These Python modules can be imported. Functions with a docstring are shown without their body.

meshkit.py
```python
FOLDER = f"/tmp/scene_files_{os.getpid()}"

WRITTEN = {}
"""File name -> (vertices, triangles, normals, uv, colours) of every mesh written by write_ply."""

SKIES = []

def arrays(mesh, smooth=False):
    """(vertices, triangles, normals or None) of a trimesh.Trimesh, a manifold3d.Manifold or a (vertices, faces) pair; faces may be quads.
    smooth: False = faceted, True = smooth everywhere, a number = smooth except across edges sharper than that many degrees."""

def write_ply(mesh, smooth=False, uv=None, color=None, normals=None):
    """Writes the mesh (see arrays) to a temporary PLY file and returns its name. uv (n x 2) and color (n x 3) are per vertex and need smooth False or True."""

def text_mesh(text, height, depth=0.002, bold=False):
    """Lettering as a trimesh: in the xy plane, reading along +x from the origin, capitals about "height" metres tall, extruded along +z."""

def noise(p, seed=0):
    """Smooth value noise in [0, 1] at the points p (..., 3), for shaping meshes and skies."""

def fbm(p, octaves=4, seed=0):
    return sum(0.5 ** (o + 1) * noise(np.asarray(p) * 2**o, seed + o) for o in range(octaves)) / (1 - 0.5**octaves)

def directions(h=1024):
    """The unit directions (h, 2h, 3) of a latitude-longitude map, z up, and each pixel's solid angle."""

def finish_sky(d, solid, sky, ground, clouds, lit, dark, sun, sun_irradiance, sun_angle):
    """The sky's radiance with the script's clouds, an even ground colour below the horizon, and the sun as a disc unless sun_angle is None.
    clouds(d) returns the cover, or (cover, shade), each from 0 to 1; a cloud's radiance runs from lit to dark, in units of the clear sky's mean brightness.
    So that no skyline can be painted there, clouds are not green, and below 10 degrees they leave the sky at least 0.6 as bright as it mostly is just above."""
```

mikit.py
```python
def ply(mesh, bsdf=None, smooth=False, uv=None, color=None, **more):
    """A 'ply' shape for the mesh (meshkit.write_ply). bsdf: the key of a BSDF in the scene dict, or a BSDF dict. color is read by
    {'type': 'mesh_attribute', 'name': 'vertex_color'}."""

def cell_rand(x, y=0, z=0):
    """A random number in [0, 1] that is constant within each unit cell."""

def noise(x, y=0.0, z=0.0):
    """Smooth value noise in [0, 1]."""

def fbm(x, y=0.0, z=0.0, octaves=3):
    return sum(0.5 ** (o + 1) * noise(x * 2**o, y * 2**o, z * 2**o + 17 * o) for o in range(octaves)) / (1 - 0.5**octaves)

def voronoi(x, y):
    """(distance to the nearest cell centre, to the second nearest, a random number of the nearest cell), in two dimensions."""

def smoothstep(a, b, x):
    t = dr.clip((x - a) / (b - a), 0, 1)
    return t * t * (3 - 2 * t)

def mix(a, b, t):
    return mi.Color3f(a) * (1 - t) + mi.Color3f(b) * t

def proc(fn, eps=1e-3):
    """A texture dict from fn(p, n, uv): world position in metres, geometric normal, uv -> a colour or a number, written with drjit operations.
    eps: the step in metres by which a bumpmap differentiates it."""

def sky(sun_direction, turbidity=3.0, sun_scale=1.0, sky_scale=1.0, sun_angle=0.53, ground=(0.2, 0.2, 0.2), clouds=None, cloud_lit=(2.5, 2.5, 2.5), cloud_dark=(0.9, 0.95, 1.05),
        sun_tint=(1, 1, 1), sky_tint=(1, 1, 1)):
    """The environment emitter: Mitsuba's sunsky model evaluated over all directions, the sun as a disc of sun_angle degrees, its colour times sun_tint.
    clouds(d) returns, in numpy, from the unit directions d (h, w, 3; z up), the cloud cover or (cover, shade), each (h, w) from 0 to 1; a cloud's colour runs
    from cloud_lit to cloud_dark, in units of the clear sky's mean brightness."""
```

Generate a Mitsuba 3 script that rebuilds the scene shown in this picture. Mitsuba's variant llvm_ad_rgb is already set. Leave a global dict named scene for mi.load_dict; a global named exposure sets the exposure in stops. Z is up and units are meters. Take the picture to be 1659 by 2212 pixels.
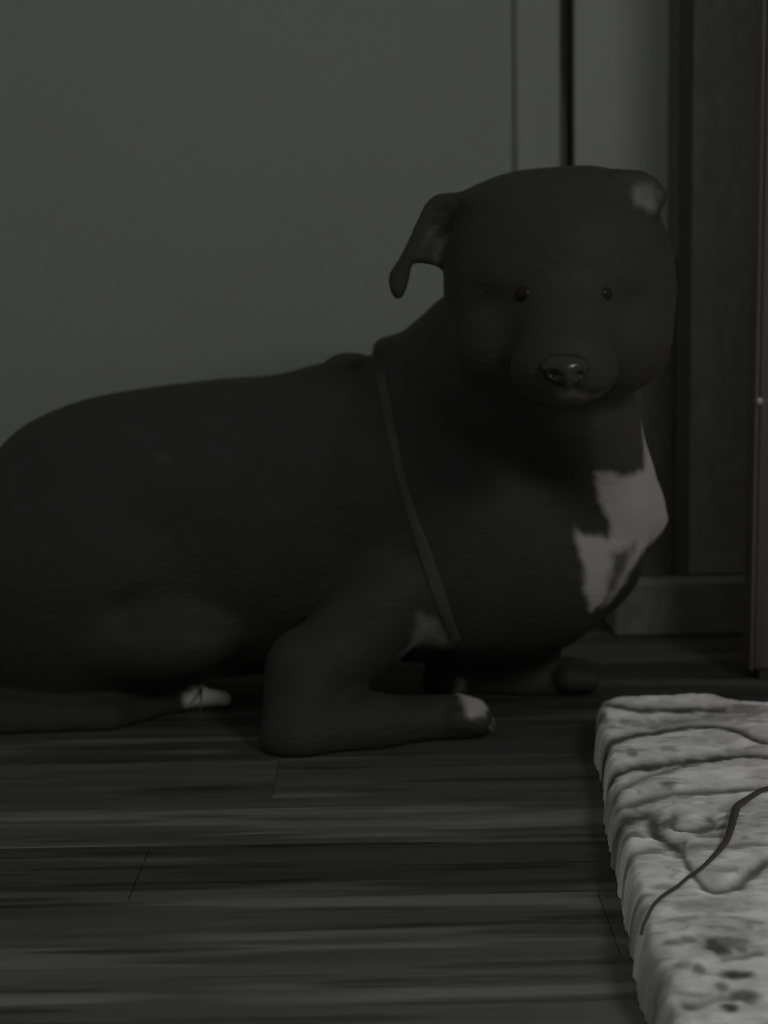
import math, random
import numpy as np, trimesh
import mitsuba as mi, drjit as dr
import mikit, meshkit
from mikit import proc, noise, fbm, voronoi, cell_rand, smoothstep, mix

random.seed(7)
rng = np.random.default_rng(7)
T = mi.ScalarTransform4f
scene, labels = {"type": "scene"}, {}

# ------------------------------------------------------------------ camera, light, exposure
FPX, CX, CY, CAMH = 3300.0, 829.5, 1106.0, 0.4545
PITCH, ROLL = math.radians(8.04), math.radians(1.1)
CAM = np.array([0.0, 0.0, CAMH])
FWD = np.array([0, math.cos(PITCH), -math.sin(PITCH)])
R0, U0 = np.array([1.0, 0, 0]), np.array([0, math.sin(PITCH), math.cos(PITCH)])
RIGHT = math.cos(ROLL) * R0 - math.sin(ROLL) * U0
UP = math.cos(ROLL) * U0 + math.sin(ROLL) * R0
scene["camera"] = {
    "type": "thinlens", "fov": math.degrees(2 * math.atan(829.5 / FPX)), "fov_axis": "x",
    "aperture_radius": 0.0048, "focus_distance": 1.20, "near_clip": 0.01, "far_clip": 50,
    "to_world": T().look_at(origin=CAM.tolist(), target=(CAM + FWD).tolist(), up=UP.tolist()),
}
scene["ambient"] = {"type": "constant", "radiance": {"type": "rgb", "value": [0.138, 0.140, 0.137]}}
LAMP = 12.0
exposure = 0.0


def ray(px, py):
    d = FWD * FPX + RIGHT * (px - CX) - UP * (py - CY)
    return d


def at(px, py, Y):
    """the point of the upright plane y = Y seen at a pixel of the photograph"""
    d = ray(px, py)
    return CAM + d * (Y / d[1])


def on(px, py, z=0.0):
    """the point of the level plane at height z seen at a pixel of the photograph"""
    d = ray(px, py)
    return CAM + d * ((z - CAMH) / d[2])


# ------------------------------------------------------------------ materials
def mat(key, color, rough=0.6, spec=0.35, bump=None, scale=0.001, **more):
    b = {"type": "principled", "base_color": {"type": "rgb", "value": list(color)} if not isinstance(color, dict) else color,
         "roughness": rough, "specular": spec, **more}
    if bump is not None:
        b = {"type": "bumpmap", "arbitrary": bump, "scale": scale, "bsdf": b}
    scene[key] = {"type": "twosided", "bsdf": b}
    return key


def wall_col(p, n, uv):
    v = fbm(p.x * 9, p.y * 9, p.z * 9, 3) * 0.06 + noise(p.x * 160, p.y * 160, p.z * 160) * 0.05
    return mi.Color3f(0.368, 0.384, 0.355) * (0.945 + v)


mat("wall_paint", proc(wall_col), 0.8, 0.2, proc(lambda p, n, uv: noise(p.x * 220, p.y * 220, p.z * 220)), 0.0006)
mat("trim_paint", proc(lambda p, n, uv: mi.Color3f(0.36, 0.375, 0.349) * (0.95 + 0.1 * fbm(p.x * 30, p.y * 30, p.z * 5, 3))), 0.5, 0.3)
mat("door_paint", proc(lambda p, n, uv: mi.Color3f(0.40, 0.415, 0.385) * (0.95 + 0.1 * fbm(p.x * 25, p.y * 25, p.z * 4, 3))), 0.5, 0.3)
mat("bead_paint", (0.22, 0.226, 0.212), 0.6, 0.2)
mat("gap_dark", (0.06, 0.062, 0.058), 0.7, 0.2)
mat("seal_grey", (0.13, 0.134, 0.126), 0.7, 0.2)


def cab_col(p, n, uv):
    g = fbm(p.x * 70, p.y * 70, p.z * 3, 4)
    s = noise(p.x * 130, p.y * 130, p.z * 60)
    return mi.Color3f(0.30, 0.308, 0.288) * (0.66 + 0.42 * g + 0.32 * s)


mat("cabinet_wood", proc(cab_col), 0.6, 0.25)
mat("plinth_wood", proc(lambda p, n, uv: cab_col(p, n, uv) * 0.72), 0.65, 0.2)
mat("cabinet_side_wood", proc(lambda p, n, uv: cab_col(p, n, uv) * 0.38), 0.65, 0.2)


def red_col(p, n, uv):
    g = fbm(p.x * 60, p.y * 60, p.z * 4, 4)
    return mi.Color3f(0.118, 0.090, 0.087) * (0.6 + 0.8 * g)


mat("red_wood", proc(red_col), 0.5, 0.3)
mat("red_wood_edge", proc(lambda p, n, uv: mi.Color3f(0.125, 0.112, 0.108) * (0.75 + 0.5 * fbm(p.x * 60, p.y * 60, p.z * 4, 3))), 0.5, 0.3)
mat("brushed_metal", (0.35, 0.33, 0.31), 0.4, 0.5, metallic=0.8)

PW, PL = 0.118, 1.22      # plank width and length
ROT = math.radians(0.4)


def wood_fn(tone):
    def f(p, n, uv):
        o = tone * 37.0
        g = fbm(p.x * 5.0 + o, p.y * 55 + o, 0, 4)
        h = fbm(p.x * 2.2 + o, p.y * 26 + 3 * o, 5, 3)
        k = smoothstep(0.54, 0.70, fbm(p.x * 3.6 + 2 * o, p.y * 48 + 5 * o, 9, 3))
        d = smoothstep(0.58, 0.74, fbm(p.x * 6 + 4 * o, p.y * 90 + o, 3, 3))
        v = 0.30 + 0.75 * g + 0.5 * h + 0.75 * k - 0.36 * d
        return mi.Color3f(0.090, 0.0895, 0.088) * (tone * dr.maximum(v, 0.15))
    return f


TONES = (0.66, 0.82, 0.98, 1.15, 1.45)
for i, t in enumerate(TONES):
    fn = wood_fn(t)
    mat(f"plank_wood_{i}", proc(fn), 0.52, 0.3, proc(lambda p, n, uv: fbm(p.x * 6, p.y * 160, 0, 3)), 0.0006)

mat("subfloor", (0.03, 0.03, 0.03), 0.8, 0.1)
scene["dog_coat"] = {"type": "twosided", "bsdf": {"type": "bumpmap", "arbitrary": proc(lambda p, n, uv: fbm(p.x * 160, p.y * 160, p.z * 260, 3)), "scale": 0.0012,
                     "bsdf": {"type": "principled", "base_color": {"type": "mesh_attribute", "name": "vertex_color"}, "roughness": 0.62, "specular": 0.22, "sheen": 0.25}}}
scene["rug_fabric"] = {"type": "twosided", "bsdf": {"type": "principled", "base_color": {"type": "mesh_attribute", "name": "vertex_color"}, "roughness": 0.9, "specular": 0.1}}
mat("dog_nose_leather", (0.028, 0.028, 0.027), 0.25, 0.5)
mat("dog_eye_wet", (0.016, 0.014, 0.012), 0.30, 0.2)
mat("dog_claw", (0.16, 0.155, 0.15), 0.4, 0.4)
mat("webbing", proc(lambda p, n, uv: mi.Color3f(0.064, 0.0635, 0.062) * (0.8 + 0.4 * noise(p.x * 500, p.y * 500, p.z * 500))), 0.7, 0.3)
mat("cord_rubber", (0.07, 0.068, 0.066), 0.6, 0.3)
mat("lamp_metal", (0.5, 0.5, 0.5), 0.4, 0.4)


# ------------------------------------------------------------------ helpers
def obj(name, mesh, m, parent=None, label=None, category=None, group=None, kind=None, smooth=False, color=None, **more):
    base = f"{parent}__{name}" if parent else name
    key, i = base, 1
    while key in scene:
        key = f"{base}_{i:03d}"
        i += 1
    scene[key] = mikit.ply(mesh, m, smooth=smooth, color=color, **more)
    e = {k: v for k, v in dict(label=label, category=category, group=group, kind=kind).items() if v}
    if e:
        labels[key] = e
    return key


def tag(key, **e):
    labels[key] = e
    return key


def bevel_box(x0, x1, y0, y1, z0, z1, b=0.002):
    """a box with chamfered edges, as the hull of its shrunken faces"""
    pts = []
    for x in (x0, x1):
        for y in (y0, y1):
            for z in (z0, z1):
                sx, sy, sz = (1 if x == x0 else -1), (1 if y == y0 else -1), (1 if z == z0 else -1)
                pts += [(x + b * sx, y + b * sy, z), (x + b * sx, y, z + b * sz), (x, y + b * sy, z + b * sz)]
    return trimesh.convex.convex_hull(np.array(pts))


def tube(points, r, sides=10):
    p = np.asarray(points, float)
    r = np.broadcast_to(r, (len(p),))
    t = np.gradient(p, axis=0)
    t /= np.linalg.norm(t, axis=1, keepdims=True)
    a = np.cross(t, [0.05, 0.02, 1.0])
    a /= np.linalg.norm(a, axis=1, keepdims=True)
    b = np.cross(t, a)
    ang = np.arange(sides) * 2 * np.pi / sides
    v = p[:, None] + r[:, None, None] * (np.cos(ang)[None, :, None] * a[:, None] + np.sin(ang)[None, :, None] * b[:, None])
    n = len(p)
    i, j = np.meshgrid(np.arange(n - 1), np.arange(sides), indexing="ij")
    q = np.stack([i * sides + j, i * sides + (j + 1) % sides, (i + 1) * sides + (j + 1) % sides, (i + 1) * sides + j], -1).reshape(-1, 4)
    f = np.vstack([q[:, [0, 2, 1]], q[:, [0, 3, 2]]])
    v = np.vstack([v.reshape(-1, 3), p[:1], p[-1:]])
    k = np.arange(sides)
    f = np.vstack([f, np.stack([k, (k + 1) % sides, k * 0 + n * sides], 1), np.stack([(n - 1) * sides + (k + 1) % sides, (n - 1) * sides + k, k * 0 + n * sides + 1], 1)])
    m = trimesh.Trimesh(v, f, process=False)
    trimesh.repair.fix_normals(m)
    return m


def smooth_curve(pts, n=120):
    from scipy.interpolate import CubicSpline
    p = np.asarray(pts, float)
    s = np.concatenate([[0], np.cumsum(np.linalg.norm(np.diff(p, axis=0), axis=1))])
    return CubicSpline(s, p)(np.linspace(0, s[-1], n))


# ------------------------------------------------------------------ the setting
WY = 2.10                                                     # back wall
X_wall = at(1110, 190, WY)[0]
obj("wall_back", bevel_box(-2.2, X_wall + 0.02, WY, WY + 0.1, 0, 2.5), "wall_paint", kind="structure", label="plain pale grey wall behind the dog")
obj("wall_back_reveal", bevel_box(X_wall + 0.02, 1.6, WY + 0.02, WY + 0.1, 0, 2.5), "gap_dark", kind="structure", label="dark gap behind the door frame")

c0, c1 = at(1116, 190, WY - 0.012)[0], at(1211, 190, WY - 0.012)[0]
obj("trim_1", bevel_box(c0, c1, WY - 0.012, WY + 0.02, 0, 2.5, 0.003), "trim_paint", kind="structure", label="pale vertical door casing strip left of the dark gap")
obj("casing_bead", bevel_box(c0 - 0.005, c0 + 0.001, WY - 0.005, WY + 0.01, 0, 2.5, 0.001), "bead_paint", "trim_1")
g0, g1 = at(1241, 190, WY - 0.008)[0], at(1470, 190, WY - 0.008)[0]
obj("door_1", bevel_box(g0, g1 + 0.1, WY - 0.008, WY + 0.025, 0.004, 2.5, 0.002), "door_paint", kind="structure", label="pale flat door leaf between the dark gap and the dark cabinet")
# a seal strip that fills the lower part of the gap, wider at the foot
s0, s1 = c1 + 0.0005, g0 - 0.0005
zt, w = at(1225, 200, WY)[2], s1 - s0
seal = trimesh.convex.convex_hull(np.array([(x, y, z) for y in (WY + 0.004, WY + 0.019) for x, z in ((s0, 0.01), (s0 + 0.72 * w, 0.01), (s0 + 0.45 * w, zt - 0.03), (s0 + 0.15 * w, zt + 0.02), (s0, zt + 0.03))]))
obj("seal_strip", seal, "seal_grey", "trim_1", label="grey seal strip in the gap")

# floor: a subfloor and individual planks
obj("floor", bevel_box(-2.2, 1.6, -0.3, WY + 0.1, -0.03, -0.006), "subfloor", kind="structure", label="dark wood plank floor")
cr, sr = math.cos(ROT), math.sin(ROT)
row, y = 0, 0.056 - PW
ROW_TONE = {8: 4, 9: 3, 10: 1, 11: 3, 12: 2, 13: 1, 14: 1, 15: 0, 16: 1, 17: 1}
pr = random.Random(3)
while y < WY - 0.01:
    y1 = min(y + PW, WY - 0.001)
    x = -2.15 + pr.uniform(-PL, 0) + 0.35
    while x < 1.55:
        x0, x1 = max(x, -2.15), min(x + PL, 1.55)
        if x1 - x0 > 0.05:
            lift = pr.uniform(-0.0004, 0.0)
            m = bevel_box(x0 + 0.0002, x1 - 0.0002, y + 0.0003, y1 - 0.0003, -0.0065, lift, 0.0006)
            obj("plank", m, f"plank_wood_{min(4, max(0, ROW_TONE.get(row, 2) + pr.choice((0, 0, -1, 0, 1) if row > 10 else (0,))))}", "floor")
        x += PL
    y += PW
    row += 1

# dark cabinet: left side face and front face
CF = 2.02
cx0 = at(1462, 700, CF)[0]
cab = "cabinet"
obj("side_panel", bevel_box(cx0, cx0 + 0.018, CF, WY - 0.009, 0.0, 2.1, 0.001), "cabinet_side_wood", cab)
obj("door", bevel_box(cx0 + 0.0182, cx0 + 0.46, CF + 0.001, CF + 0.02, 0.076, 2.08, 0.0015), "cabinet_wood", cab)
obj("top_panel", bevel_box(cx0 - 0.002, cx0 + 0.465, CF - 0.004, WY - 0.009, 2.1, 2.12, 0.002), "cabinet_wood", cab)
obj("door", bevel_box(cx0 + 0.4625, cx0 + 0.90, CF + 0.001, CF + 0.02, 0.076, 2.08, 0.0015), "cabinet_wood", cab)
pl0 = at(1326, 1330, 2.0)[0]
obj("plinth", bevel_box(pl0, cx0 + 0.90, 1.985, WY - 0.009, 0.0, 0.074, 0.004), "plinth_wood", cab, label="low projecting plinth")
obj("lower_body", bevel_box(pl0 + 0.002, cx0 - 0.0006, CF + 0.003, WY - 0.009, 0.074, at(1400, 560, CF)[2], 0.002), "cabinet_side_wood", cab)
tag(cab, label="tall dark cabinet with a low plinth standing behind the dog's chest", category="cabinet")

# reddish brown door leaf standing open at the right edge of the photograph
DY = 1.742
dl, dt = at(1627, 1400, DY), at(1652, 150, DY)
zb = at(1627, 1448, DY)[2]
lean = (dt[0] - dl[0]) / (dt[2] - dl[2])


def leaning(x0, x1, y0, y1, z0, z1, b=0.002):
    m = bevel_box(x0, x1, y0, y1, z0, z1, b)
    m.vertices[:, 0] += lean * (m.vertices[:, 2] - zb)
    return m


xl = at(1627, 1440, DY)[0]
obj("door_2", leaning(xl, xl + 0.76, DY, DY + 0.036, zb, 2.0, 0.003), "red_wood", kind="structure", label="reddish brown wooden door leaf standing open at the right edge")
obj("edge_strip", leaning(xl - 0.004, xl - 0.0002, DY - 0.001, DY + 0.037, zb, 2.0, 0.001), "red_wood_edge", "door_2", label="paler edge strip")
hk = at(1640, 868, DY)
hinge = trimesh.creation.icosphere(2, 0.006)
hinge.apply_scale([1, 0.6, 1])
hinge.apply_translation([hk[0], DY - 0.001, hk[2]])
obj("screw_head", hinge, "brushed_metal", "door_2", smooth=True)
obj("door_stop", bevel_box(xl + 0.008, xl + 0.03, DY + 0.004, DY + 0.03, 0.0, zb, 0.001), "gap_dark", "door_2")

# ------------------------------------------------------------------ added lamp, unseen right of the camera, to brighten the near right side
lx, ly, lz = 0.80, 0.22, 0.98
lamp = "added_floor_lamp"
bs = trimesh.creation.revolve(np.array([(0, 0), (0.14, 0), (0.14, 0.012), (0.13, 0.02), (0.03, 0.03), (0, 0.03)]), sections=40)
bs.apply_translation([lx, ly, 0.0])
obj("base", bs, "lamp_metal", lamp, smooth=35)
po = trimesh.creation.cylinder(0.011, lz - 0.03 + 0.02, sections=20)
po.apply_translation([lx, ly, 0.03 + (lz - 0.01) / 2])
obj("pole", po, "lamp_metal", lamp, smooth=35)
dif = trimesh.creation.revolve(np.array([(0, 0.012), (0.135, 0.012), (0.150, 0.02), (0.11, 0.24), (0.10, 0.245), (0, 0.245)]), sections=48)
dif.apply_translation([lx, ly, lz + 0.01])
obj("shade", dif, "lamp_metal", lamp, smooth=40, emitter={"type": "area", "radiance": {"type": "rgb", "value": [LAMP, LAMP * 0.99, LAMP * 0.97]}})
tag(lamp, label="added floor lamp with a lit round shade, unseen, right of the camera", category="lamp")

# ------------------------------------------------------------------ the dog: one continuous body from a distance field
H = 0.0042
LO, HI = np.array([-0.56, 1.28, -0.012]), np.array([0.38, 1.98, 0.64])
gx, gy, gz = (np.arange(LO[k], HI[k], H, dtype=np.float32) for k in range(3))
D = np.full((len(gx), len(gy), len(gz)), 1.0, np.float32)


def local(lo, hi):
    s = []
    for g, a, b in zip((gx, gy, gz), lo, hi):
        i0, i1 = np.searchsorted(g, a), np.searchsorted(g, b)
        s.append(slice(max(i0, 0), max(min(i1, len(g)), 1)))
    return tuple(s), gx[s[0]][:, None, None], gy[s[1]][None, :, None], gz[s[2]][None, None, :]


def join(s, d, k):
    a = D[s]
    h = np.clip(0.5 + 0.5 * (a - d) / k, 0, 1)
    D[s] = a * (1 - h) + d * h - k * h * (1 - h)


def carve(s, d, k):
    a = D[s]
    h = np.clip(0.5 - 0.5 * (a + d) / k, 0, 1)
    D[s] = a * (1 - h) - d * h + k * h * (1 - h)


def ell(c, r, k=0.02, rot=None, cut=False):
    c, r = np.asarray(c, float), np.asarray(r, float)
    R = np.eye(3) if rot is None else rot
    m = np.max(r) + 3 * k + 0.02
    s, x, y, z = local(c - m, c + m)
    p = [x - c[0], y - c[1], z - c[2]]
    q = [R[0, i] * p[0] + R[1, i] * p[1] + R[2, i] * p[2] for i in range(3)]
    k0 = np.sqrt(sum((q[i] / r[i]) ** 2 for i in range(3)))
    k1 = np.sqrt(sum((q[i] / r[i] ** 2) ** 2 for i in range(3))) + 1e-9
    (carve if cut else join)(s, (k0 * (k0 - 1) / k1).astype(np.float32), k)


def cone(a, b, ra, rb, k=0.02, cut=False):
    a, b = np.asarray(a, float), np.asarray(b, float)
    m = max(ra, rb) + 3 * k + 0.02
    s, x, y, z = local(np.minimum(a, b) - m, np.maximum(a, b) + m)
    ab = b - a
    t = np.clip(((x - a[0]) * ab[0] + (y - a[1]) * ab[1] + (z - a[2]) * ab[2]) / (ab @ ab), 0, 1)
    d = np.sqrt((x - a[0] - t * ab[0]) ** 2 + (y - a[1] - t * ab[1]) ** 2 + (z - a[2] - t * ab[2]) ** 2) - (ra + (rb - ra) * t)
    (carve if cut else join)(s, d.astype(np.float32), k)


def chain(pts, rs, k=0.02):
    for a, b, ra, rb in zip(pts[:-1], pts[1:], rs[:-1], rs[1:]):
        cone(a, b, ra, rb, k)


def poly_sd(poly, x, z):
    """signed distance to a polygon in the xz plane"""
    d = np.full(np.broadcast(x, z).shape, 1e9)
    inside = np.zeros(d.shape, bool)
    n = len(poly)
    for i in range(n):
        ax, az = poly[i]
        bx, bz = poly[(i + 1) % n]
        ex, ez = bx - ax, bz - az
        t = np.clip(((x - ax) * ex + (z - az) * ez) / (ex * ex + ez * ez), 0, 1)
        d = np.minimum(d, (x - ax - t * ex) ** 2 + (z - az - t * ez) ** 2)
        c = ((az > z) != (bz > z))
        if az != bz:
            inside ^= c & (x < (bx - ax) * (z - az) / (bz - az) + ax)
    d = np.sqrt(d)
    return np.where(inside, -d, d)


def px_poly(pts, Y):
    return np.array([at(x, y, Y)[[0, 2]] for x, y in pts])


def flap(pts, Y, thick, bow=0.0, k=0.008, tilt=0.0, pivot=(0, 0)):
    """an ear: an outline in the upright plane, thick, bowed and tilted"""
    poly = px_poly(pts, Y)
    lo, hi = poly.min(0) - 0.03, poly.max(0) + 0.03
    s, x, y, z = local((lo[0], Y - 0.08, lo[1]), (hi[0], Y + 0.08, hi[1]))
    sd = poly_sd(poly, x[:, 0, :], z[:, 0, :])[:, None, :]
    yc = Y + tilt * (x - pivot[0]) + bow * np.clip(-sd / 0.03, 0, 1)
    dy = np.abs(y - yc) - thick
    d = np.minimum(np.maximum(sd, dy), 0) + np.sqrt(np.maximum(sd + thick * 0.6, 0) ** 2 + np.maximum(dy + thick * 0.6, 0) ** 2) - thick * 0.6
    d = np.where((sd < -thick * 0.6) | (dy < -thick * 0.6), np.maximum(sd, dy), d)
    join(s, d.astype(np.float32), k)


def front_y(x, z):
    """y of the near surface of the dog at side-view position (x, z)"""
    i, k = int(round((x - LO[0]) / H)), int(round((z - LO[2]) / H))
    col = D[i, :, k]
    j = np.argmax(col < 0)
    if col[j] >= 0:
        return None
    a, b = col[j - 1], col[j]
    return float(gy[j - 1] + H * a / (a - b))


# trunk: lofted ellipses with the back and belly line of the dog
TY = 1.72
st = np.array([  # px, top, bottom, half width, depth of the axis
    (-105, 1240, 1320, 0.030, 1.72), (-90, 1150, 1400, 0.060, 1.72), (-60, 1062, 1470, 0.090, 1.72), (0, 978, 1520, 0.112, 1.72), (60, 921, 1540, 0.124, 1.72),
    (130, 885, 1535, 0.130, 1.72), (200, 861, 1520, 0.130, 1.72), (280, 845, 1495, 0.126, 1.72), (400, 828, 1470, 0.122, 1.72), (500, 817, 1455, 0.122, 1.72),
    (600, 810, 1440, 0.126, 1.72), (700, 786, 1420, 0.132, 1.72), (800, 778, 1415, 0.138, 1.72), (900, 800, 1420, 0.142, 1.715), (1000, 830, 1425, 0.142, 1.71),
    (1100, 860, 1410, 0.136, 1.70), (1200, 880, 1380, 0.122, 1.69), (1280, 905, 1318, 0.106, 1.68), (1335, 955, 1262, 0.085, 1.67), (1352, 990, 1230, 0.070, 1.665), (1362, 1030, 1180, 0.050, 1.66)], float)
sx = np.array([at(a, 1106, TY)[0] for a in st[:, 0]])
stop = np.array([at(a, b, TY)[2] for a, b in st[:, :2]])
sbot = np.array([at(a, b, TY)[2] for a, b in zip(st[:, 0], st[:, 2])])
from scipy.interpolate import PchipInterpolator
ft, fb, fw, fy = (PchipInterpolator(sx, v) for v in (stop, sbot, st[:, 3], st[:, 4]))
xi = np.clip(gx, sx[0], sx[-1])
zc, rz, ry, yc = (ft(xi) + fb(xi)) / 2, (ft(xi) - fb(xi)) / 2, fw(xi), fy(xi)
over = np.maximum(np.maximum(sx[0] - gx, gx - sx[-1]), 0)
ne = 2.25
q = (np.abs((gz[None, None, :] - zc[:, None, None]) / rz[:, None, None]) ** ne + np.abs((gy[None, :, None] - yc[:, None, None]) / ry[:, None, None]) ** ne) ** (1 / ne)
D[:] = ((q - 1) * np.minimum(rz, ry)[:, None, None] * 0.8 + over[:, None, None]).astype(np.float32)

ell(at(1371, 1098, 1.645), (0.0315, 0.055, 0.040), 0.020)                        # breast
ell(at(1340, 1075, 1.605), (0.030, 0.034, 0.042), 0.016)
# rolls of skin at the withers
ell(at(755, 788, 1.72), (0.028, 0.055, 0.0135), 0.004)
ell(at(842, 752, 1.72), (0.019, 0.055, 0.0130), 0.004)
# neck and throat
cone(at(985, 905, 1.70), at(1150, 750, 1.58), 0.108, 0.086, 0.020)
cone(at(930, 855, 1.71), at(1045, 772, 1.64), 0.072, 0.078, 0.012)
cone(at(1240, 850, 1.54), at(1290, 1010, 1.62), 0.060, 0.055, 0.03)
# head turned towards the camera and lowered
ell(at(1205, 560, 1.50), (0.107, 0.100, 0.086), 0.02)
ell(at(1100, 455, 1.51), (0.045, 0.060, 0.026), 0.03)
ell(at(1292, 447, 1.51), (0.046, 0.060, 0.030), 0.03)
for sgn in (-1, 1):
    ell(at(1210 + sgn * 130, 660, 1.49), (0.052, 0.062, 0.070), 0.025)
    ell(at(1213 + sgn * 105, 748, 1.465), (0.054, 0.052, 0.048), 0.02)
    ell(at(1215 + sgn * 85, 600, 1.432), (0.034, 0.022, 0.018), 0.016)      # brow
    ell(at(1218 + sgn * 42, 800, 1.385), (0.030, 0.034, 0.026), 0.010)      # upper lip
cone(at(1212, 660, 1.45), at(1219, 775, 1.378), 0.055, 0.036, 0.022)
ell(at(1222, 848, 1.405), (0.030, 0.028, 0.013), 0.006)                     # chin
def groove(pts, Y, rad):
    pw = []
    for q in smooth_curve([at(a, b, Y) for a, b in pts], 14):
        y = front_y(q[0], q[2])
        if y is not None:
            pw.append(np.array([q[0], y - rad * 0.2, q[2]]))
    for a, b in zip(pw[:-1], pw[1:]):
        cone(a, b, rad, rad, 0.003, cut=True)


groove([(1220, 812), (1220, 826), (1220, 838)], 1.37, 0.0022)                       # philtrum
groove([(1128, 838), (1160, 850), (1195, 846), (1220, 836), (1246, 846), (1282, 850), (1312, 836)], 1.38, 0.0030)   # mouth
for sgn in (-1, 1):
    ell(at(1214 + sgn * 82, 632, 1.425), (0.016, 0.012, 0.010), 0.010)
# ears
flap([(1030, 405), (1000, 414), (940, 420), (918, 441), (900, 480), (880, 525), (862, 560), (841, 590), (839, 612), (846, 634), (857, 652), (870, 642), (881, 615), (888, 580), (893, 566), (905, 568), (930, 572), (965, 580), (1010, 560), (1060, 480)],
     1.50, 0.0062, 0.010, 0.008)
flap([(1290, 400), (1325, 366), (1385, 370), (1412, 383), (1430, 405), (1440, 418), (1434, 440), (1418, 466), (1390, 482), (1350, 478), (1310, 450)], 1.455, 0.013, -0.003, 0.012)
ell(at(1391, 424, 1.430), (0.0115, 0.0150, 0.0130), 0.003, cut=True)                # hollow of the folded ear
# haunch, hind foot, tail
ell(at(150, 1290, 1.635), (0.145, 0.060, 0.118), 0.020)
ell(at(330, 1390, 1.612), (0.090, 0.045, 0.040), 0.022)
cone(at(270, 1320, 1.572), at(470, 1230, 1.575), 0.012, 0.008, 0.02, cut=True)
cone(at(0, 1555, 1.605), at(230, 1555, 1.615), 0.030, 0.028, 0.010)
cone(at(230, 1555, 1.615), at(400, 1515, 1.680), 0.026, 0.020, 0.010)
for i in range(4):
    a = at(420, 1505, 1.672 + 0.012 * i)
    cone(a, a + [0.032, 0.006, -0.006], 0.012, 0.0095, 0.004)
chain([at(-80, 1400, 1.75), (-0.50, 1.80, 0.035), (-0.44, 1.87, 0.020), (-0.30, 1.90, 0.016)], [0.035, 0.024, 0.016, 0.009], 0.02)
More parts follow.
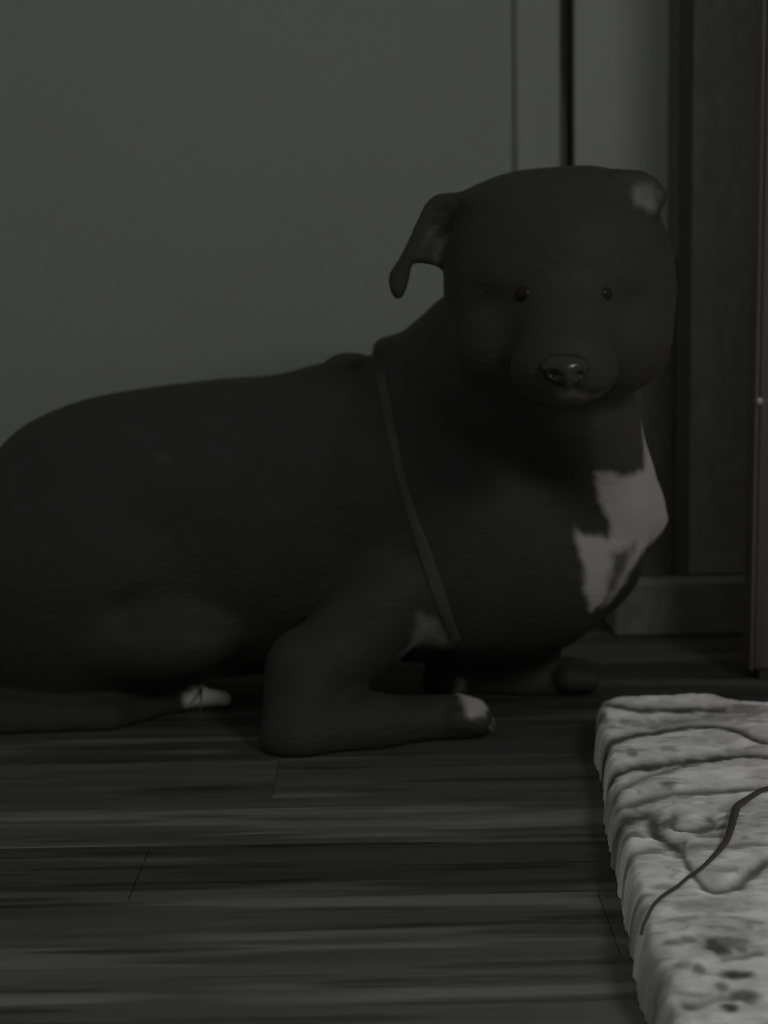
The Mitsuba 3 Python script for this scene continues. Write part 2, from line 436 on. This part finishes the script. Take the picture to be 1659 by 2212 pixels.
# near foreleg: shoulder, upper arm, elbow, forearm, paw
ell(at(930, 1130, 1.610), (0.085, 0.045, 0.135), 0.03, trimesh.transformations.rotation_matrix(math.radians(-18), [0, 1, 0])[:3, :3])
cone(at(850, 1280, 1.605), at(675, 1470, 1.560), 0.058, 0.044, 0.012)
cone(at(668, 1450, 1.550), at(640, 1590, 1.512), 0.047, 0.035, 0.012)
cone(at(645, 1595, 1.512), at(800, 1570, 1.530), 0.034, 0.032, 0.016)
cone(at(800, 1570, 1.530), at(935, 1558, 1.550), 0.032, 0.027, 0.016)
ell(at(985, 1556, 1.556), (0.038, 0.034, 0.026), 0.010)
for i in range(4):
    a = at(988, 1560, 1.532 + 0.017 * i)
    b = at(1028 + (4, 8, 8, 2)[i], 1566, 1.532 + 0.017 * i)
    a[2], b[2] = 0.019, 0.0155
    cone(a, b, 0.0155, 0.0125, 0.003)
# far foreleg
cone(at(1130, 1320, 1.73), at(1090, 1450, 1.75), 0.062, 0.046, 0.015)
chain([at(985, 1470, 1.75), at(1130, 1475, 1.73), at(1210, 1475, 1.72)], [0.040, 0.034, 0.028], 0.010)
for i in range(4):
    a = at(1225, 1478, 1.695 + 0.016 * i)
    a[2] = 0.019
    cone(a, a + [0.025, 0, -0.003], 0.0155, 0.012, 0.004)

# the field meets the floor
D = np.maximum(D, (0.0006 - gz)[None, None, :])


def surface_nets(F, lo, h):
    s = F < 0
    nx, ny, nz = (n - 1 for n in F.shape)
    cnt = np.zeros((nx, ny, nz), np.int8)
    corners = [(i, j, k) for i in (0, 1) for j in (0, 1) for k in (0, 1)]
    for i, j, k in corners:
        cnt += s[i:nx + i, j:ny + j, k:nz + k]
    cells = np.argwhere((cnt > 0) & (cnt < 8))
    idx = -np.ones((nx, ny, nz), np.int64)
    idx[tuple(cells.T)] = np.arange(len(cells))
    acc, num = np.zeros((len(cells), 3)), np.zeros(len(cells))
    val = {c: F[cells[:, 0] + c[0], cells[:, 1] + c[1], cells[:, 2] + c[2]].astype(float) for c in corners}
    for c in corners:
        for ax in range(3):
            if c[ax]:
                continue
            e = tuple(c[i] + (i == ax) for i in range(3))
            a, b = val[c], val[e]
            x = (a < 0) != (b < 0)
            t = a[x] / (a[x] - b[x])
            pt = np.tile(np.array(c, float), (x.sum(), 1))
            pt[:, ax] += t
            acc[x] += pt
            num[x] += 1
    v = lo + (cells + acc / num[:, None]) * h
    faces = []
    for ax in range(3):
        u, w = (ax + 1) % 3, (ax + 2) % 3
        sl0, sl1 = [slice(None)] * 3, [slice(None)] * 3
        sl0[ax], sl1[ax] = slice(0, -1), slice(1, None)
        a, b = s[tuple(sl0)], s[tuple(sl1)]
        e = np.argwhere(a != b)
        ok = (e[:, u] > 0) & (e[:, w] > 0) & (e[:, u] < F.shape[u] - 1) & (e[:, w] < F.shape[w] - 1)
        e = e[ok]
        inside = a[tuple(e.T)]
        o = np.eye(3, dtype=int)
        q = [idx[tuple((e - du * o[u] - dw * o[w]).T)] for du, dw in ((1, 1), (0, 1), (0, 0), (1, 0))]
        q = np.stack(q, 1)
        q[~inside] = q[~inside][:, ::-1]
        faces.append(q)
    q = np.vstack(faces)
    f = np.vstack([q[:, [0, 1, 2]], q[:, [0, 2, 3]]])
    return trimesh.Trimesh(v, f, process=False)


dog = surface_nets(D, LO.astype(float), H)
parts = dog.split(only_watertight=False)
dog = max(parts, key=lambda m: len(m.faces))
trimesh.smoothing.filter_taubin(dog, lamb=0.5, nu=0.52, iterations=8)
dog.vertices[:, 2] = np.maximum(dog.vertices[:, 2], 0.0004)
V = np.array(dog.vertices)


# coat: black with white markings and one painted fold shade; marks are areas of the side view of the dog, with furry edges
def mark(pts, Y, edge=0.004, lo=0.0, hi=9.0, seed=0):
    sd = poly_sd(px_poly(pts, Y), V[:, 0], V[:, 2])
    sd = sd + (meshkit.noise(V * [160, 160, 70], seed) - 0.5) * 0.006
    m = np.clip(0.5 - sd / (2 * edge), 0, 1)
    return m * ((V[:, 1] > lo) & (V[:, 1] < hi))


col = np.tile(np.array([0.040, 0.0405, 0.0385]), (len(V), 1))
col *= (0.85 + 0.3 * meshkit.fbm(V * 30, 3))[:, None]


def paint(m, c):
    global col
    col = col * (1 - m[:, None]) + np.array(c) * m[:, None]


paint(mark([(1190, 838), (1225, 832), (1262, 842), (1258, 862), (1200, 862)], 1.39, 0.004, 0, 1.45), (0.085, 0.084, 0.082))
paint(mark([(1240, 862), (1330, 850), (1392, 900), (1385, 1006), (1270, 1006), (1255, 950)], 1.60, 0.006, 1.45, 1.9), (0.062, 0.062, 0.061))
CH = [(1268, 1003), (1312, 1005), (1320, 1018), (1380, 1006), (1379, 950), (1372, 893), (1390, 880), (1440, 1000), (1470, 1060), (1470, 1140), (1400, 1175), (1372, 1196), (1342, 1252), (1310, 1296), (1270, 1312), (1261, 1290), (1252, 1220), (1243, 1190),
      (1234, 1128), (1252, 1146), (1285, 1146), (1303, 1152), (1306, 1125), (1290, 1085), (1274, 1045)]
paint(mark(CH, 1.61, 0.0035, 1.40, 1.9, 3), (0.42, 0.415, 0.405))
paint(mark([(1312, 1185), (1345, 1172), (1362, 1168), (1348, 1210), (1322, 1262), (1300, 1300), (1308, 1235)], 1.61, 0.005, 1.40, 1.9), (0.10, 0.10, 0.098))  # shade of the chest fold, painted dark over the white fur
paint(mark([(905, 1308), (942, 1330), (977, 1387), (930, 1402), (868, 1408), (888, 1376), (898, 1340)], 1.60, 0.007, 1.4, 1.75), (0.20, 0.198, 0.195))
tx = at(990, 1560, 1.55)[0]
toe = np.clip((V[:, 2] - 0.0225 - 0.004 * (meshkit.noise(V * 250, 5) - 0.5)) / 0.005, 0, 1) * np.clip((V[:, 0] - tx) / 0.008 + 0.3 * (V[:, 1] - 1.55) / 0.02, 0, 1) * (V[:, 1] > 1.45) * (V[:, 1] < 1.64) * (V[:, 2] < 0.040)
paint(toe, (0.46, 0.45, 0.44))
paint(mark([(985, 1446), (998, 1452), (1000, 1482), (978, 1482)], 1.75, 0.003, 1.6, 1.95), (0.30, 0.30, 0.295))
paint(mark([(405, 1490), (440, 1478), (500, 1472), (500, 1520), (410, 1514)], 1.68, 0.004, 1.60, 1.80), (0.60, 0.595, 0.585))
paint(mark([(922, 490), (945, 487), (930, 515), (912, 522)], 1.49, 0.004, 1.4, 1.6), (0.13, 0.13, 0.125))
paint(mark([(945, 522), (968, 510), (960, 540), (942, 562)], 1.49, 0.004, 1.4, 1.6), (0.15, 0.15, 0.144))
paint(mark([(1368, 398), (1408, 402), (1416, 420), (1412, 450), (1370, 446)], 1.444, 0.004, 1.4, 1.6), (0.19, 0.19, 0.183))
paint(mark([(330, 978), (348, 984), (362, 996), (344, 996)], 1.60, 0.004, 1.4, 1.7), (0.07, 0.07, 0.069))

obj("body", dog, "dog_coat", "dog", smooth=True, color=np.clip(col, 0, 1))

# nose, eyes, claws
nc = at(1220, 800, 1.345)
nose = trimesh.creation.icosphere(4, 1.0)
nv = nose.vertices * [0.021, 0.015, 0.015]
nv[:, 0] *= 1 + 0.25 * (nv[:, 2] / 0.015)
nose.vertices = nv + [nc[0], (front_y(nc[0], nc[2]) or 1.36) + 0.002, nc[2]]
for sgn in (-1, 1):
    c = np.array([nc[0] + sgn * 0.011, nose.vertices[:, 1].min() + 0.003, nc[2] - 0.003])
    d = nose.vertices - c
    L = np.linalg.norm(d * [1, 1, 1.3], axis=1, keepdims=True)
    nose.vertices = nose.vertices + np.array([0, 0.006, 0]) * np.exp(-(L / 0.0045) ** 2)
obj("nose", nose, "dog_nose_leather", "dog", smooth=True, label="black nose")
for sgn in (-1, 1):
    e = at(1214 + sgn * 82, 636, 1.42)
    y = front_y(e[0], e[2]) or 1.43
    eye = trimesh.creation.icosphere(3, 0.0095)
    eye.apply_translation([e[0], y + 0.0072, e[2]])
    obj("eye", eye, "dog_eye_wet", "dog", smooth=True)
for i in range(4):
    b = at(1036 + (4, 8, 8, 2)[i], 1566, 1.532 + 0.017 * i)
    b[2] = 0.015
    obj("claw", tube([b + [0, 0, 0.001], b + [0.007, 0, -0.002], b + [0.012, 0, -0.0075]], [0.0035, 0.0028, 0.001], 8), "dog_claw", "dog", smooth=True)


def strap(pts, widths, lift=0.003):
    c = smooth_curve([at(x, y, 1.58)[[0, 2]] for x, y in pts], 90)
    w = np.interp(np.linspace(0, 1, 90), np.linspace(0, 1, len(widths)), widths)
    t = np.gradient(c, axis=0)
    t /= np.linalg.norm(t, axis=1, keepdims=True)
    n = np.stack([-t[:, 1], t[:, 0]], 1)
    us = np.linspace(-1, 1, 9)
    P = np.zeros((90, 9, 3))
    for i in range(90):
        for j, u in enumerate(us):
            x, z = c[i] + n[i] * u * w[i] / 2
            y = front_y(x, z)
            P[i, j] = (x, np.nan if y is None else y, z)
    Y = P[:, :, 1]
    bad = np.isnan(Y)
    Y[bad] = np.nanmax(Y)
    from scipy.ndimage import gaussian_filter
    Y = gaussian_filter(Y, (2, 0.6))
    A, B = P.copy(), P.copy()
    A[:, :, 1] = Y - lift * np.sqrt(np.clip(1 - 0.6 * us ** 4, 0, 1))[None, :]
    B[:, :, 1] = Y + 0.006
    n0 = 90 * 9
    v = np.vstack([A.reshape(-1, 3), B.reshape(-1, 3)])
    f = []
    for i in range(89):
        for j in range(8):
            a, b, cc, d = i * 9 + j, i * 9 + j + 1, (i + 1) * 9 + j + 1, (i + 1) * 9 + j
            f += [(a, b, cc), (a, cc, d), (n0 + a, n0 + cc, n0 + b), (n0 + a, n0 + d, n0 + cc)]
        for j in (0, 8):
            a, d = i * 9 + j, (i + 1) * 9 + j
            f += [(a, d, n0 + d), (a, n0 + d, n0 + a)]
    for i in (0, 89):
        for j in range(8):
            a, b = i * 9 + j, i * 9 + j + 1
            f += [(a, b, n0 + b), (a, n0 + b, n0 + a)]
    m = trimesh.Trimesh(v, np.array(f), process=False)
    trimesh.repair.fix_normals(m)
    return m


obj("harness_strap", strap([(822, 812), (838, 890), (862, 1010), (890, 1110), (925, 1210), (955, 1300), (985, 1385)], [0.010, 0.010, 0.009, 0.010, 0.013, 0.013, 0.010]), "webbing", "dog", smooth=40, label="thin dark grey strap down the shoulder")
tag("dog", label="black dog with a white chest lying on the plank floor, head turned to the camera", category="dog")

# ------------------------------------------------------------------ the rug
RT = 0.040
edge_px = [(1293, 1502), (1289, 1560), (1289, 1625), (1304, 1655), (1306, 1700), (1309, 1740), (1318, 1790), (1324, 1830), (1337, 1872), (1345, 1920), (1352, 1960), (1364, 2010), (1374, 2060), (1380, 2110), (1392, 2140), (1410, 2168), (1414, 2212), (1425, 2300)]
E = np.array([on(x, y, 0.018) for x, y in edge_px])
far = on(1450, 1497, RT)[1]
oe = np.argsort(E[:, 1])
fe = PchipInterpolator(E[oe, 1], E[oe, 0], extrapolate=False)
ys = np.concatenate([np.arange(0.45, 0.80, 0.006), np.arange(0.80, far + 1e-6, 0.0018)])
ss = np.concatenate([np.linspace(0, 0.03, 18) ** 1.0, np.arange(0.032, 0.31, 0.0018), np.arange(0.31, 0.80, 0.008)])
ex = np.where(ys < E[:, 1].min(), E[oe][0, 0] + (ys - E[:, 1].min()) * 0.09, np.nan_to_num(fe(np.clip(ys, E[:, 1].min(), E[:, 1].max()))))
ex = ex + (meshkit.fbm(np.stack([ys * 90, ys * 0, ys * 0], -1), 3) - 0.5) * 0.006
S, YY = np.meshgrid(ss, ys)
fx = [on(x, y, RT) for x, y in ((1290, 1503), (1330, 1500), (1400, 1496), (1460, 1492), (1500, 1489), (1540, 1490), (1575, 1500), (1600, 1508), (1680, 1512))]
fs = np.interp(S[0] + fx[0][0] - 0.004, [q[0] for q in fx], [q[1] for q in fx])
YY = YY + (fs[None, :] - far) * np.clip((YY - 1.40) / (far - 1.40), 0, 1) ** 2
fade = np.clip((0.82 - S) / 0.82, 0, 1)
XX = S + ex[:, None] * fade + (1 - fade) * ex.mean()
P2 = np.stack([XX, YY], -1)


def seg_d(pts, wig=0.0):
    """distance of the rug's points from a drawn curve"""
    c = smooth_curve(pts, max(12, 6 * len(pts)))
    from scipy.spatial import cKDTree
    fine = np.vstack([c[:-1] + (c[1:] - c[:-1]) * t for t in np.linspace(0, 1, 8, endpoint=False)])
    q = np.array([1.0, 0.42])          # the creases run across the rug and are wider along it
    return cKDTree(fine * q).query(P2.reshape(-1, 2) * q)[0].reshape(XX.shape)


def rg(pts):
    return np.array([on(x, y, RT)[:2] for x, y in pts])


CREASES = [  # course of the dark creases, half width in metres, darkness
    ([(1312, 1514), (1360, 1523), (1430, 1526), (1500, 1526), (1567, 1526)], 0.0060, 0.85),
    ([(1305, 1603), (1340, 1588), (1390, 1575), (1450, 1568), (1520, 1562), (1580, 1567), (1630, 1587), (1670, 1596)], 0.0050, 0.85),
    ([(1405, 1563), (1450, 1555), (1500, 1548), (1540, 1540)], 0.0070, 0.55),
    ([(1320, 1672), (1345, 1656), (1400, 1647), (1470, 1640), (1520, 1634), (1580, 1625), (1670, 1627)], 0.0060, 0.85),
    ([(1328, 1715), (1360, 1690), (1400, 1674), (1440, 1660), (1470, 1648)], 0.0040, 0.65),
    ([(1335, 1735), (1380, 1727), (1420, 1716), (1480, 1710), (1540, 1704), (1600, 1700), (1670, 1698)], 0.0045, 0.7),
    ([(1338, 1768), (1365, 1758), (1398, 1752), (1412, 1775), (1424, 1798), (1440, 1812), (1462, 1822)], 0.0088, 0.85),
    ([(1420, 1770), (1445, 1767), (1458, 1755), (1452, 1775), (1470, 1786), (1500, 1786), (1535, 1764)], 0.0045, 0.75),
    ([(1495, 1792), (1520, 1800), (1560, 1798)], 0.0040, 0.6),
    ([(1350, 1850), (1380, 1838), (1430, 1830), (1490, 1824), (1560, 1826), (1620, 1822), (1670, 1824)], 0.0032, 0.6),
    ([(1480, 1815), (1476, 1840), (1488, 1868), (1500, 1884)], 0.0030, 0.75),
    ([(1500, 1886), (1520, 1906), (1545, 1917), (1580, 1912), (1610, 1896), (1640, 1868), (1670, 1850)], 0.0034, 0.75),
    ([(1515, 1880), (1560, 1878), (1590, 1876)], 0.0022, 0.4),
    ([(1555, 1745), (1580, 1738), (1600, 1730)], 0.0030, 0.4),
    ([(1480, 2165), (1510, 2168), (1540, 2155), (1570, 2152)], 0.0030, 0.55),
    ([(1560, 2070), (1600, 2062), (1640, 2050)], 0.0030, 0.5),
]
BLOTS = [  # centre, half axes in pixels, darkness
    ((1545, 2045), (28, 14), 0.5), ((1570, 2030), (40, 10), 0.4), ((1480, 2085), (16, 8), 0.35), ((1508, 2094), (12, 9), 0.4), ((1455, 2034), (18, 6), 0.35), ((1485, 2030), (18, 6), 0.35), ((1580, 2178), (16, 10), 0.5),
    ((1610, 2150), (24, 12), 0.45), ((1590, 2105), (26, 7), 0.5), ((1560, 2130), (12, 8), 0.4), ((1490, 2172), (14, 9), 0.4), ((1500, 1960), (40, 12), 0.25), ((1560, 1955), (40, 12), 0.2), ((1372, 1800), (22, 9), 0.35),
    ((1445, 1694), (14, 6), 0.35), ((1365, 1625), (10, 5), 0.35), ((1445, 1615), (14, 4), 0.2), ((1530, 1595), (40, 7), 0.2), ((1355, 1556), (14, 4), 0.3), ((1400, 1537), (16, 5), 0.4), ((1560, 1782), (14, 7), 0.45),
    ((1300, 1545), (10, 18), 0.4), ((1600, 1533), (60, 9), 0.35), ((1620, 1780), (40, 10), 0.15), ((1600, 2040), (14, 8), 0.35), ((1570, 1550), (70, 6), 0.3), ((1440, 1915), (20, 6), 0.25)]
dark = np.zeros_like(XX)
press = np.zeros_like(XX)
jit = (meshkit.fbm(np.stack([XX * 110, YY * 110, YY * 0], -1), 3) - 0.5)
for pts, wd, am in CREASES:
    d = seg_d(rg(pts)) + jit * wd * 0.9
    g = np.exp(-(np.maximum(d, 0) / (wd * 0.95)) ** 2)
    dark = np.maximum(dark, min(1, am * 1.15) * g)
    press = np.maximum(press, am * np.exp(-(d / (wd * 1.5)) ** 2) * min(wd * 1.2, 0.006))
for (bx, by), (ax, ay), am in BLOTS:
    c, u, v = (on(bx + i, by + j, RT)[:2] for i, j in ((0, 0), (ax, 0), (0, ay)))
    u, v = np.linalg.norm(u - c), np.linalg.norm(v - c)
    d = np.hypot((XX - c[0]) / u, (YY - c[1]) / v) + jit * 1.3
    dark = np.maximum(dark, min(1, am * 1.9) * np.clip(1.8 - d, 0, 1))
streak = meshkit.fbm(np.stack([XX * 22, YY * 60, YY * 0 + 3], -1), 4)
speck = meshkit.fbm(np.stack([XX * 70, YY * 110, YY * 0 + 9], -1), 3)
# beyond the drawn marks the same mottling goes on as noise
dark = np.maximum(dark, 0.60 * np.clip((streak - 0.50) * 6, 0, 1) * np.clip((speck - 0.38) * 4, 0, 1))
ridge = np.abs(meshkit.fbm(np.stack([XX * 7 + 3, YY * 24, YY * 0 + 21], -1), 3) - 0.5 + 0.03 * jit)
dark = np.maximum(dark, 0.42 * np.clip(1 - ridge / 0.016, 0, 1))
tone = 0.88 * (1 - 0.90 * np.clip(dark, 0, 1)) * (0.62 + 0.76 * speck) * (0.86 + 0.28 * meshkit.fbm(np.stack([XX * 14, YY * 20, YY * 0], -1), 3))
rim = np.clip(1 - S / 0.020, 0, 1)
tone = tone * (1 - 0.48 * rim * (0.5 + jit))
rc = tone[..., None] * np.array([0.985, 0.985, 0.975])
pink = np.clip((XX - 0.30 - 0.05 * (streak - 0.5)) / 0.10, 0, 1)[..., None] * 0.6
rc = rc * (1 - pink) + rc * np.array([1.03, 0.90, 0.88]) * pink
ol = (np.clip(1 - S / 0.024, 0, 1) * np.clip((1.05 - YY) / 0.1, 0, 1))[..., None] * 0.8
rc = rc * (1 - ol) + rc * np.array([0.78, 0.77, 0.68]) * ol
rs = np.sqrt(np.clip(1 - (1 - np.clip(S / 0.011, 0, 1)) ** 2, 0, 1))
rf = np.sqrt(np.clip(1 - (1 - np.clip((far - ys[:, None] + 0 * S) / 0.014, 0, 1)) ** 2, 0, 1))
puff = (meshkit.fbm(np.stack([XX * 16, YY * 30, YY * 0 + 5], -1), 3) - 0.5) * 0.005 + (speck - 0.5) * 0.0035
ZZ = (RT + puff - press) * np.minimum(rs, rf)
ZZ = np.maximum(ZZ, 0.0015)
ny_, nx_ = XX.shape
v = np.stack([XX, YY, ZZ], -1).reshape(-1, 3)
i, j = np.meshgrid(np.arange(ny_ - 1), np.arange(nx_ - 1), indexing="ij")
a, b, c, d = i * nx_ + j, i * nx_ + j + 1, (i + 1) * nx_ + j + 1, (i + 1) * nx_ + j
f = np.vstack([np.stack([a, b, c], -1).reshape(-1, 3), np.stack([a, c, d], -1).reshape(-1, 3)])
ring = np.concatenate([np.arange(nx_), np.arange(1, ny_) * nx_ + nx_ - 1, (ny_ - 1) * nx_ + np.arange(nx_ - 2, -1, -1), np.arange(ny_ - 2, 0, -1) * nx_])
nv0 = len(v)
low = v[ring].copy()
low[:, 2] = 0.0005
k = np.arange(len(ring))
k2 = (k + 1) % len(ring)
f = np.vstack([f, np.stack([ring[k], nv0 + k, ring[k2]], 1), np.stack([ring[k2], nv0 + k, nv0 + k2], 1)])
ctr = np.array([[v[:, 0].mean(), v[:, 1].mean(), 0.0005]])
f = np.vstack([f, np.stack([nv0 + k, k * 0 + nv0 + len(ring), nv0 + k2], 1)])
v = np.vstack([v, low, ctr])
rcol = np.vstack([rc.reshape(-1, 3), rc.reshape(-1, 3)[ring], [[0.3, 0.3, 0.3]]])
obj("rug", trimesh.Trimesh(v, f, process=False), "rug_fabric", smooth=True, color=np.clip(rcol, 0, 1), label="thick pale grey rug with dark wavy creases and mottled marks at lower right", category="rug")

# dark cord lying on the rug
from scipy.interpolate import RegularGridInterpolator
from scipy.spatial import cKDTree
tree = cKDTree(P2.reshape(-1, 2))
cpts = smooth_curve(rg([(1668, 1702), (1632, 1722), (1600, 1742), (1586, 1772), (1575, 1810), (1556, 1842), (1530, 1868), (1500, 1890), (1462, 1920), (1425, 1950), (1404, 1976), (1392, 2000), (1385, 2020)]), 140)
zz = ZZ.reshape(-1)[tree.query(cpts, k=40)[1]].max(1)
from scipy.ndimage import gaussian_filter1d
zz = gaussian_filter1d(zz, 2)
cw = np.interp(np.linspace(0, 1, 140), [0, 0.12, 0.25, 0.45, 0.6, 1], [0.0016, 0.0022, 0.0034, 0.0024, 0.0014, 0.0011])
obj("cord", tube(np.column_stack([cpts, zz + cw * 1.15]), cw, 9), "cord_rubber", smooth=True, label="thin dark cord lying in a curve across the pale rug", category="cord")
